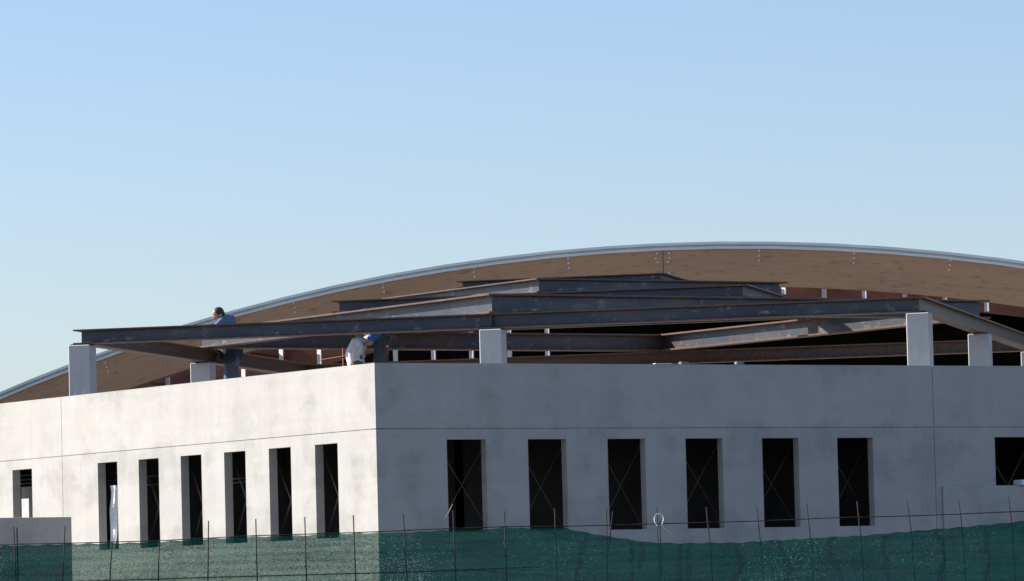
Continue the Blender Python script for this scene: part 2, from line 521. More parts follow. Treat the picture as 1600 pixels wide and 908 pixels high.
# ---- timber hall: barrel roof on glulam arches
BE = AL - math.pi / 4
du = Vector((math.cos(BE), math.sin(BE), 0)); dv = Vector((-math.sin(BE), math.cos(BE), 0))
HP = Vector((0, 92.0, 0))
ACU, ACZ = 2.79, -29.6 + EYE
R_TOP, R_TIM, R_BOT = 36.150, 36.020, 35.350
A_END = math.acos((-ACZ) / R_BOT) * 0.98
hall = empty("timber_hall", HP + du * ACU, BE)
tag(hall, "wide hall with a curved glued timber arch and zinc roof edge behind the steel frames", "hall")

def arc_solid(bm, r0, r1, y0, y1, a0, a1, n):
    """curved bar about the hall's axis; local x along the arch plane, y into the hall"""
    uvl = bm.loops.layers.uv.verify()
    rings = []
    for i in range(n + 1):
        a = a0 + (a1 - a0) * i / n
        s_, c_ = math.sin(a), math.cos(a)
        rings.append([bm.verts.new((r * s_, y, ACZ + r * c_)) for r, y in ((r0, y0), (r1, y0), (r1, y1), (r0, y1))])
    def quad(vs, uvs):
        f = bm.faces.new(vs)
        for l, uv in zip(f.loops, uvs): l[uvl].uv = uv
    for i in range(n):
        u0, u1 = (a0 + (a1 - a0) * i / n) * 36, (a0 + (a1 - a0) * (i + 1) / n) * 36
        A, B = rings[i], rings[i + 1]
        w = (r0, r1, r1 + (y1 - y0), r1 + (y1 - y0) + (r1 - r0), r1 + 2 * (y1 - y0) + r1 - r0)
        for k in range(4):
            k2 = (k + 1) % 4
            quad((A[k], B[k], B[k2], A[k2]), ((u0, w[k]), (u1, w[k]), (u1, w[k + 1]), (u0, w[k + 1])))
    quad(rings[0], ((0, 0), (0, .7), (.2, .7), (.2, 0))); quad(rings[-1][::-1], ((0, 0), (0, .7), (.2, .7), (.2, 0)))

def hall_angle(px, py):
    q = on_plane(px, py, HP, dv)
    u = (q - HP).dot(du) - ACU
    return math.atan2(u, q.z - ACZ), math.hypot(u, q.z - ACZ)
a_seam = hall_angle(1036, 410)[0]
arches = []
for a0, a1, n in ((-A_END, a_seam - 0.00018, 90), (a_seam + 0.00018, A_END, 80)):
    bm = bmesh.new(); arc_solid(bm, R_BOT, R_TIM, 0, 0.24, a0, a1, n)
    arches.append(link("glulam_arch", bm, M_GLULAM, hall))
# bolts on the arch face: rows of three at every purlin, more at the splice
dots = []
for x, y in ((165, 567), (320, 521), (459, 474), (598, 442), (740, 418), (888, 404), (1186, 392), (1335, 396), (1485, 407)):
    a, r = hall_angle(x, y)
    for k in range(3): dots.append((a, r - 0.085 * k))
for x, y in ((1026.5, 396), (1025, 404), (1028, 410), (1045.5, 396), (1046.5, 403), (1044, 409), (1045.5, 426)):
    dots.append(hall_angle(x, y))
for a, r in dots:
    bm = bmesh.new()
    bmesh.ops.create_cone(bm, cap_ends=True, segments=10, radius1=0.022, radius2=0.017, depth=0.022)
    bmesh.ops.rotate(bm, verts=bm.verts, matrix=Matrix.Rotation(math.pi / 2, 3, 'X'))
    bmesh.ops.translate(bm, verts=bm.verts, vec=(r * math.sin(a), -0.0105, ACZ + r * math.cos(a)))
    link("bolt", bm, M_BOLT, arches[0] if a < a_seam else arches[1])
for x, y in ((165, 567), (320, 521), (459, 474), (598, 442), (740, 418), (888, 404), (1034, 396), (1186, 392), (1335, 396), (1485, 407)):
    a, r = hall_angle(x, y)                            # purlins across the open front bay
    bm = bmesh.new(); box(bm, -0.06, 0.06, 0.242, 5.498, R_BOT + 0.30, R_TIM - 0.05)
    bmesh.ops.rotate(bm, verts=bm.verts, matrix=Matrix.Rotation(a, 3, 'Y'))
    bmesh.ops.translate(bm, verts=bm.verts, vec=(0, 0, ACZ))
    link("purlin", bm, M_REARWOOD, hall)
# stepped zinc edge: three folds
bm = bmesh.new()
for r0, r1, y0 in ((R_TIM + 0.003, R_TIM + 0.045, -0.030), (R_TIM + 0.048, R_TIM + 0.080, 0.010), (R_TIM + 0.083, R_TOP, -0.055)):
    arc_solid(bm, r0, r1, y0, 0.30, -A_END, A_END, 46)
link("roof_edge", bm, M_ZINC, hall)
# roof shell, rear arch, far wall
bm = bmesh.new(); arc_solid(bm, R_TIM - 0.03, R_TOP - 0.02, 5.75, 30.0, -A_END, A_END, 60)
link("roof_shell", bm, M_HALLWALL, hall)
bm = bmesh.new(); arc_solid(bm, R_BOT, R_TIM - 0.035, 5.5, 5.72, -A_END, A_END, 120)
link("rear_arch", bm, M_REARWOOD, hall)
bm = bmesh.new()
n = 60; prof = [((R_TIM + 0.03) * math.sin(-A_END + 2 * A_END * i / n), ACZ + (R_TIM + 0.03) * math.cos(-A_END + 2 * A_END * i / n)) for i in range(n + 1)]
lo0 = [bm.verts.new((x, 29.0, 0.0)) for x, z in prof]; hi0 = [bm.verts.new((x, 29.0, max(z, 0.1))) for x, z in prof]
lo1 = [bm.verts.new((x, 29.3, 0.0)) for x, z in prof]; hi1 = [bm.verts.new((x, 29.3, max(z, 0.1))) for x, z in prof]
for i in range(n):
    bm.faces.new((lo0[i], lo0[i + 1], hi0[i + 1], hi0[i])); bm.faces.new((lo1[i + 1], lo1[i], hi1[i], hi1[i + 1]))
    bm.faces.new((hi0[i], hi0[i + 1], hi1[i + 1], hi1[i]))
link("end_wall", bm, M_HALLWALL, hall)
# white posts on the rear arch
PY = 3.0
inv = Matrix.Rotation(-BE, 4, 'Z')
def hall_local(px, py, y):
    q = on_plane(px, py, HP + dv * y, dv)
    return (q - HP).dot(du) - ACU, q.z
def post(px, py_bot, wpx=6.5):
    x, zb = hall_local(px, py_bot, PY)
    zt = ACZ + math.sqrt((R_TIM - 0.1) ** 2 - x * x)
    w = wpx / F_PX * 95.0 / 2 / 0.70
    bm = bmesh.new(); box(bm, -w, w, -0.012, 0.012, zb, zt)
    bevelled(bm, 0.003, 1)
    bmesh.ops.rotate(bm, verts=bm.verts, matrix=Matrix.Rotation(-0.80 - BE, 3, 'Z'))
    bmesh.ops.translate(bm, verts=bm.verts, vec=(x, PY, 0))
    link("post", bm, M_WHITE, hall)
for k in range(11):
    post(263 + 59.5 * k, 640)
for x, yb in ((1162, 460), (1225, 464), (1288, 468), (1351, 471), (1414, 475), (1477, 481), (1542, 487), (1605, 495)):
    post(x, yb, 6)

# ================================================================ STEEL FRAMES
k2 = 12.3 / 22.978202
FO = Vector((-11.735088 * k2, 139.156679 * k2, 0)); S = 12.3
def fr(u, v, z=0.0): return FO + du * u + dv * v + Vector((0, 0, z))
def zz(z): return z * k2 + EYE
Z_DB, Z_D = zz(7.62), zz(8.02)
Z_1, Z_B, Z_2, Z_E = zz(8.55), zz(8.898), zz(9.295), zz(9.50)

def i_beam(P, Q, z0, z1, fw, tf, tw, label, group=None, m0=1, m1=1, rust=0.0, stiff=False):
    """rolled section from P to Q, ends mitred for a frame whose inside lies to the left"""
    d = Q - P; L = d.length
    ang = math.atan2(d.y, d.x)
    h = z1 - z0
    f, w = fw / 2, tw / 2
    r = 0.012
    prof = [(-f, 0), (f, 0), (f, tf), (w + r, tf), (w, tf + r), (w, h - tf - r), (w + r, h - tf), (f, h - tf), (f, h), (-f, h),
            (-f, h - tf), (-w - r, h - tf), (-w, h - tf - r), (-w, tf + r), (-w - r, tf), (-f, tf)]
    bm = bmesh.new()
    rl = bm.verts.layers.float.new("rust")
    n = max(2, int(L / 0.6)); rings = []
    for i in range(n + 1):
        ring = []
        for y, z in prof:
            x0, x1 = m0 * y + 0.0015, L - m1 * y - 0.0015
            v = bm.verts.new((x0 + (x1 - x0) * i / n, y, z))
            v[rl] = rust + (0.45 if (z <= tf + 0.001 or z >= h - tf - 0.001) else 0.0)
            if min(i, n - i) == 0: v[rl] += 0.15
            ring.append(v)
        rings.append(ring)
    N = len(prof)
    for A, B in zip(rings, rings[1:]):
        for k in range(N):
            bm.faces.new((A[k], A[(k + 1) % N], B[(k + 1) % N], B[k]))
    bm.faces.new(rings[0][::-1]); bm.faces.new(rings[-1])
    o = link("steel_beam", bm, M_STEEL, loc=(P.x, P.y, z0), rz=ang)
    for sg in ((-1, 1) if stiff else ()):              # web stiffeners where the next frame bears
        bm = bmesh.new(); rl = bm.verts.layers.float.new("rust")
        y0, y1 = sorted((sg * (w + 0.001), sg * (f - 0.012)))
        box(bm, L / 2 - 0.006, L / 2 + 0.006, y0, y1, tf + 0.001, h - tf - 0.001)
        for v in bm.verts: v[rl] = 0.5
        link("stiffener", bm, M_STEEL, o)
    return tag(o, label, "steel beam", group)

GRP = "steel beams of the stacked square frames"
def frame(corners, z0, z1, fw, tf, tw, labels, rust=(0, 0, 0, 0)):
    for i in range(4):
        if labels[i]: i_beam(corners[i], corners[(i + 1) % 4], z0, z1, fw, tf, tw, labels[i], GRP, rust=rust[i], stiff=(z0 == Z_DB and i == 0))
h = S / 2; q = S / 4; e = S * 0.375
frame([fr(0, 0), fr(S, 0), fr(S, S), fr(0, S)], Z_DB, Z_D, 0.21, 0.020, 0.010,
      ["longest dark steel beam across the front, resting on three concrete columns",
       "dark steel beam running back from the right-hand front column over the shorter column behind",
       "brownish steel beam low at the back, just above the top of the grey wall",
       "rusty brown steel beam running back from the leftmost column towards the person in blue"],
      (0.05, 0.42, 0.56, 0.54))
frame([fr(h, 0), fr(S, h), fr(h, S), fr(0, h)], Z_D + 0.002, Z_1, 0.25, 0.026, 0.012,
      ["deep blue-grey steel beam running right from the middle corner above the front beam",
       "sunlit steel beam low inside the frame with slanting shadows, left of the right-hand column",
       "dark steel beam passing behind the two stooping workers, under the long front beam",
       "bright sunlit steel beam rising from the left to the middle corner above the front beam"],
      (0.0, 0.22, 0.32, 0.04))
frame([fr(q, q), fr(3 * q, q), fr(3 * q, 3 * q), fr(q, 3 * q)], Z_1 + 0.002, Z_B, 0.20, 0.020, 0.010,
      ["dark steel beam whose left end stands free against the arch above the white-shirted worker",
       "short-looking dark steel beam sloping right from the second frame's right corner",
       "hidden rear steel beam of the second aligned frame", "left side steel beam of the second aligned frame"])
frame([fr(h, q), fr(3 * q, h), fr(h, 3 * q), fr(q, h)], Z_B + 0.002, Z_2, 0.21, 0.020, 0.010,
      ["dark steel beam running right from the upper corner, its free right end under the arch",
       "rear right steel beam of the upper turned frame", "rear left steel beam of the upper turned frame",
       "smaller sunlit steel beam rising to the upper corner, above the larger sunlit one"])
frame([fr(e, e), fr(S - e, e), fr(S - e, S - e), fr(e, S - e)], Z_2 + 0.002, Z_E, 0.16, 0.014, 0.008,
      ["topmost dark steel beam, its free left end against the timber arch",
       "topmost steel beam sloping down to the right below the splice in the timber arch",
       "rear steel beam of the topmost small frame", "left steel beam of the topmost small frame"])

# ---- concrete columns
def column(u, v, label, lw=0.325):
    P = fr(u, v)
    o = empty("concrete_column", (P.x, P.y, DECK), BE)
    tag(o, label, "column", "concrete columns under the steel frames")
    hgt = Z_DB - DECK
    bm = bmesh.new(); box(bm, -lw / 2, lw / 2, -lw / 2, lw / 2, 0.001, hgt - 0.014); bevelled(bm, 0.012, 1)
    link("shaft", bm, M_COLUMN, o)
    bm = bmesh.new(); box(bm, -lw * 0.42, lw * 0.42, -lw * 0.42, lw * 0.42, hgt - 0.0135, hgt - 0.001)
    link("base_plate", bm, M_REBAR, o)
    return o
col_a = column(0, 0, "tall grey concrete column at the far left end of the front beam")
for dx, dz in ((-0.055, 0.20), (0.075, 0.215)):
    bm = bmesh.new()
    bmesh.ops.create_cone(bm, cap_ends=True, segments=12, radius1=0.013, radius2=0.011, depth=0.012)
    bmesh.ops.rotate(bm, verts=bm.verts, matrix=Matrix.Rotation(math.pi / 2, 3, 'X'))
    bmesh.ops.translate(bm, verts=bm.verts, vec=(dx, -0.325 / 2 - 0.005, dz))
    link("socket", bm, M_BOLT, col_a)
column(h, 0, "grey concrete column under the middle of the front beam")
column(S, 0, "tallest-looking grey concrete column under the right end of the front beam")
column(0, h, "grey concrete column left of the person in blue, behind the sunlit wall")
column(S, h, "shorter grey concrete column right of the tallest one")
column(S, S, "concrete column cut off by the right edge of the picture")
column(h, S, "stub of a far column just showing over the grey wall's top")

# ================================================================ FENCE
FY = 42.0
def fpt(px, py): return at(px, py, FY)
prof_px = [(-60, 851), (0, 852), (20, 853), (105, 850), (175, 849), (250, 846.5), (325, 842), (400, 838.5), (476, 836.5), (552, 833.5), (590, 832.5),
           (636, 832), (700, 828), (745, 828.5), (790, 824), (835, 826), (882, 825), (915, 832), (950, 838), (1010, 847), (1060, 849), (1110, 848), (1150, 848),
           (1190, 845.5), (1268, 841), (1300, 839), (1346, 837), (1425, 830), (1504, 823.5), (1582, 816), (1680, 806)]
prof = [fpt(x, y) for x, y in prof_px]
def net_top(x):
    for a, b in zip(prof, prof[1:]):
        if a.x <= x <= b.x:
            t = (x - a.x) / (b.x - a.x)
            return a.z + (b.z - a.z) * t
    return prof[0].z if x < prof[0].x else prof[-1].z
bm = bmesh.new()
NX, NZ = 260, 60
x0, x1 = prof[0].x, prof[-1].x
grid = []
for i in range(NX + 1):
    x = x0 + (x1 - x0) * i / NX
    zt = net_top(x) + 0.004 * math.sin(x * 37)
    row = []
    for j in range(NZ + 1):
        z = zt * (1 - (1 - j / NZ) ** 1.0)
        nv = noise.noise(Vector((x * 1.3, z * 4, 3.1))) * 0.016 + noise.noise(Vector((x * 3.2 + z * 2.0, z * 1.2, 5.7))) * 0.012 + noise.noise(Vector((x * 6, z * 16, 9.4))) * 0.007
        row.append(bm.verts.new((x, FY + 0.03 + nv, max(z, 0.01))))
    grid.append(row)
for i in range(NX):
    for j in range(NZ):
        bm.faces.new((grid[i][j], grid[i + 1][j], grid[i + 1][j + 1], grid[i][j + 1]))
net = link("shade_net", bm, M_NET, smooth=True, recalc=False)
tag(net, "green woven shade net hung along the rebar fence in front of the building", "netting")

fence = empty("rebar_fence", (0, FY, 0))
tag(fence, "thin rusty rebar fence of upright bars and long rails carrying the green net", "fence")
Finv = Vector((0, FY, 0))
bars = [(21.4, 823, 24.9, 902), (26.6, 824, 27.4, 862), (101.7, 822, 98, 906), (175, 846, 172, 906), (249, 844, 247.5, 905), (326, 814, 325, 907), (399.7, 811, 402, 907),
        (476.3, 808, 479, 907), (552, 805, 556, 907), (630, 803, 636, 907), (707.8, 797, 712, 907), (788, 799, 791.6, 906), (866.7, 794, 870.5, 900),
        (947.7, 793, 949, 900), (1026.6, 791, 1030, 900), (1104, 792, 1111, 860), (1182.5, 791, 1190, 860), (1261, 787, 1269, 860),
        (1340, 783, 1347, 850), (1418, 782, 1426, 840), (1498.7, 780, 1505, 830), (1577, 776, 1583, 830)]
for x, y, x2, y2 in bars:
    a, b = fpt(x, y), fpt(x2, y2)
    d = (a - b) / (a.z - b.z)
    lo = b - d * b.z
    lo.x = b.x + (lo.x - b.x) * 0.35; lo.z = 0.0
    mid = b
    bm = bmesh.new()
    off = Vector((0, 0.075 if x > 860 else -0.012, 0)) - Finv
    tube(bm, [lo + off, mid + off, a + off], 0.0052, 7)
    link("upright_bar", bm, M_REBAR, fence, smooth=True)
# second bar and slack bar by the tied post
for x, y, x2, y2 in ((1031, 812, 1034, 900), (957.8, 799, 951, 860)):
    a, b = fpt(x, y), fpt(x2, y2)
    bm = bmesh.new(); tube(bm, [b + Vector((0, 0.088, 0)) - Finv, a + Vector((0, 0.088, 0)) - Finv], 0.005, 7)
    link("upright_bar", bm, M_REBAR, fence, smooth=True)
for pts in ([(-40, 851.5), (105, 849), (250, 845), (400, 837), (552, 832.5), (700, 826), (790, 823), (870, 822.5), (950, 820.5), (1035, 818), (1110, 816), (1200, 813.5), (1300, 809), (1420, 806), (1500, 803), (1660, 796)],
            [(-40, 911), (100, 909), (249, 905), (320, 902.5), (470, 898.5), (620, 894.6), (842, 886)]):
    bm = bmesh.new(); tube(bm, [fpt(x, y) + Vector((0, 0.064 if x > 840 else -0.022, 0)) - Finv for x, y in pts], 0.0042, 7)
    link("rail", bm, M_REBAR, fence, smooth=True)

# white strip knotted round a bar
bm = bmesh.new()
loop = []
for k in range(17):
    a = math.radians(-80 - 342 * k / 16)
    loop.append(fpt(1030 + 7.2 * math.cos(a) - 0.6, 812 - 9.0 * math.sin(a)) + Vector((0, -0.03 + 0.022 * math.sin(a), 0)))
loop = [fpt(1026, 822) + Vector((0, -0.045, 0))] + loop[1:] + [fpt(1038, 826) + Vector((0, -0.05, 0)), fpt(1046, 831.5) + Vector((0, -0.05, 0)), fpt(1054, 837) + Vector((0, -0.045, 0))]
pA = loop[0]
rings = []
tube(bm, [p - pA for p in loop], 0.0046, 6)
tag(link("plastic_strip", bm, M_PLASTIC, loc=pA, smooth=True), "white plastic strip looped round a fence bar with a loose tail", "plastic strip")
# pale stick leaning on the fence
a, b = fpt(701.5, 800), fpt(707.5, 788)
bm = bmesh.new(); d = (b - a); tube(bm, [Vector((0, -0.03, 0)) - d * 1.2, d * 1.0 + Vector((0, -0.03, 0))], 0.004, 6)
tag(link("stick", bm, M_ROD, loc=a, smooth=True), "short brownish stick tied to a fence bar before the first shaded window", "stick")

# ================================================================ SMALL THINGS
def on_wall_top(px0, px1, hgt, depth, name, mat, label, cat, tilt=0.0):
    p = on_plane(px0, 569, C0 + inR * 0.06, nR); q_ = on_plane(px1, 569, C0 + inR * 0.06, nR)
    L = (q_ - p).length
    bm = bmesh.new(); box(bm, 0, L, -depth / 2, depth / 2, 0, hgt); bevelled(bm, min(0.012, hgt * 0.25), 1)
    o = link(name, bm, mat, loc=(p.x, p.y, Z_TOP + 0.002), rz=AL)
    o.rotation_euler = (0, -tilt, AL)
    return tag(o, label, cat)
on_wall_top(1022, 1049, 0.014, 0.06, "board_offcut", M_BOARD, "thin white board offcut lying on top of the grey wall", "board", 0.01)
on_wall_top(1062, 1075, 0.034, 0.07, "concrete_block", M_SLAB, "small grey concrete block on the wall top beside the white offcut", "block")
on_wall_top(1149, 1161, 0.040, 0.07, "concrete_block", M_SLAB, "small brownish block alone on the grey wall top below the sunlit inner beam", "block")
# white box on the right low wall
p = on_plane(1590, 757.2, qd, nR)
bm = bmesh.new(); box(bm, 0, 0.34, -0.1, 0.1, 0, 0.075); bevelled(bm, 0.01)
tag(link("foam_block", bm, M_WHITE, loc=(p.x, p.y, pr.z + 0.001), rz=AL), "white block lying on the low wall at the right edge", "block")
# things inside the sunlit wall's openings
def inside_left(px, py, dep): return on_plane(px, py, C0 + inL * dep, nL)
a = inside_left(172, 759, 0.18); b = inside_left(181.0, 759, 0.18); lo = inside_left(176, 880, 0.18)
bm = bmesh.new()
W_ = (b - a).length; H_ = a.z - lo.z
cols_ = 8
def sheet(y_off):
    g = []
    for i in range(cols_ + 1):
        r_ = []
        for j in range(15):
            r_.append(bm.verts.new((W_ * i / cols_ + 0.02 * math.sin(j * 0.9), y_off + 0.03 * math.sin(i * 1.6 + j * 0.35), -H_ * j / 14)))
        g.append(r_)
    return g
g0 = sheet(0.0); g1 = sheet(0.012)
for i in range(cols_):
    for j in range(14):
        bm.faces.new((g0[i][j], g0[i + 1][j], g0[i + 1][j + 1], g0[i][j + 1]))
        bm.faces.new((g1[i][j], g1[i][j + 1], g1[i + 1][j + 1], g1[i + 1][j]))
tag(link("plastic_sheet", bm, M_WHITE, loc=a, rz=math.atan2((b - a).y, (b - a).x), smooth=True),
    "white plastic sheet hanging inside the sunlit wall's window farthest from the corner", "sheet")
a = inside_left(35, 761, 0.45); b = inside_left(60, 761, 0.45); lo = inside_left(40, 860, 0.45)
bm = bmesh.new(); box(bm, 0, (b - a).length, -0.02, 0.02, lo.z - a.z, 0); bevelled(bm, 0.004, 1)
tag(link("insulation_board", bm, M_BOARD, loc=a, rz=math.atan2((b - a).y, (b - a).x)),
    "pale grey board standing inside the leftmost window above the low wall", "board")
# red prop and guard rail beside the two stooping workers
bm_root = at(536, 600, 78.8)
gr = empty("guard_rail", (bm_root.x, bm_root.y, DECK))
tag(gr, "thin red guard rail with one upright, left of the white-shirted worker", "guard rail")
def seg_obj(name, pts, r, mat, parent):
    bm = bmesh.new(); tube(bm, [Vector(p) - parent.location for p in pts], r, 7)
    return link(name, bm, mat, parent, smooth=True)
up = at(536, 544, 78.8); seg_obj("upright", [(up.x, up.y, DECK), up], 0.013, M_REDOX, gr)
seg_obj("rail", [at(500, 562.5, 80.0), at(536, 556.5, 78.7), at(560, 552.5, 78.2)], 0.0065, M_REDOX, gr)
a, b = at(594, 590, 76.4), at(611, 524, 77.2)
a = a + (a - b) * ((a.z - DECK) / (b.z - a.z))
prop = empty("steel_prop", a)
tag(prop, "red steel prop leaning behind the worker in dark trousers", "prop")
m_ = a.lerp(b, 0.6)
seg_obj("outer_tube", [a, m_], 0.028, M_REDOX, prop)
seg_obj("inner_tube", [m_, b], 0.019, M_REDOX, prop)

# ================================================================ PEOPLE
def capsule(bm, a, b, ra, rb, n=14):
    a, b = Vector(a), Vector(b)
    for p, r in ((a, ra), (b, rb)):
        bmesh.ops.create_uvsphere(bm, u_segments=n, v_segments=10, radius=r, matrix=Matrix.Translation(p))
    d = b - a
    if d.length > 1e-4:
        M = Matrix.Translation((a + b) / 2) @ d.to_track_quat('Z', 'Y').to_matrix().to_4x4()
        bmesh.ops.create_cone(bm, cap_ends=True, segments=n, radius1=ra, radius2=rb, depth=d.length, matrix=M)

def ellipsoid(bm, c, rx, ry, rz, rot=None):
    M = Matrix.Translation(Vector(c)) @ (rot.to_4x4() if rot else Matrix.Identity(4)) @ Matrix.Diagonal((rx, ry, rz, 1))
    bmesh.ops.create_uvsphere(bm, u_segments=18, v_segments=12, radius=1.0, matrix=M)

def fuse(name, bm, mat, parent, voxel, iters=4):
    me = bpy.data.meshes.new(name); bm.to_mesh(me); bm.free()
    tmp = bpy.data.objects.new(name + "_raw", me); COL.objects.link(tmp)
    r = tmp.modifiers.new("r", 'REMESH'); r.mode = 'VOXEL'; r.voxel_size = voxel
    sm = tmp.modifiers.new("s", 'SMOOTH'); sm.factor = 0.5; sm.iterations = iters
    dg = bpy.context.evaluated_depsgraph_get()
    new = bpy.data.meshes.new_from_object(tmp.evaluated_get(dg))
    bpy.data.objects.remove(tmp)
    new.materials.clear(); new.materials.append(mat)
    for p in new.polygons: p.use_smooth = True
    o = bpy.data.objects.new(name, new); COL.objects.link(o); o.parent = parent
    return o

def hand(bm, wrist, direction, palm_n, thumb_side):
    d = direction.normalized(); nrm = palm_n.normalized(); sd = d.cross(nrm).normalized()
    w = Vector(wrist)
    for k in range(4):
        base = w + d * 0.085 + sd * (0.030 - 0.020 * k)
        capsule(bm, w + sd * (0.018 - 0.012 * k) + d * 0.015, base, 0.015, 0.013, 8)
        L = (0.066, 0.075, 0.070, 0.056)[k]
        m1 = base + d * L * 0.45 + nrm * 0.010
        m2 = m1 + d * L * 0.25 + nrm * 0.020
        m3 = m2 + d * L * 0.08 + nrm * 0.020
        capsule(bm, base, m1, 0.0098, 0.0092, 8); capsule(bm, m1, m2, 0.0092, 0.0086, 8); capsule(bm, m2, m3, 0.0086, 0.0080, 8)
    t0 = w + d * 0.025 + sd * 0.026 * thumb_side
    t1 = t0 + d * 0.035 + sd * 0.030 * thumb_side + nrm * 0.012
    t2 = t1 + d * 0.030 + nrm * 0.016
    capsule(bm, t0, t1, 0.014, 0.0115, 8); capsule(bm, t1, t2, 0.0115, 0.0095, 8)

def head(bm, c, face, up):
    """skull, jaw, nose, brows, ears in one volume; c is the middle of the head"""
    f = face.normalized(); u = (up - f * up.dot(f)).normalized(); s_ = f.cross(u).normalized()
    rot = Matrix((s_, f, u)).transposed()
    P = lambda a, b, z: c + s_ * a + f * b + u * z
    ellipsoid(bm, P(0, -0.010, 0.030), 0.076, 0.096, 0.088, rot)
    ellipsoid(bm, P(0, 0.022, -0.045), 0.058, 0.068, 0.070, rot)
    capsule(bm, P(0, 0.086, 0.012), P(0, 0.106, -0.022), 0.010, 0.015, 8)
    capsule(bm, P(-0.040, 0.078, 0.022), P(0.040, 0.078, 0.022), 0.011, 0.011, 8)
    capsule(bm, P(-0.022, 0.082, -0.055), P(0.022, 0.082, -0.055), 0.010, 0.010, 8)
    ellipsoid(bm, P(0, 0.066, -0.095), 0.024, 0.020, 0.018, rot)
    for sg in (-1, 1):
        ellipsoid(bm, P(sg * 0.078, -0.012, -0.005), 0.010, 0.020, 0.032, rot)
        ellipsoid(bm, P(sg * 0.038, 0.064, -0.030), 0.022, 0.020, 0.022, rot)
    return P, rot

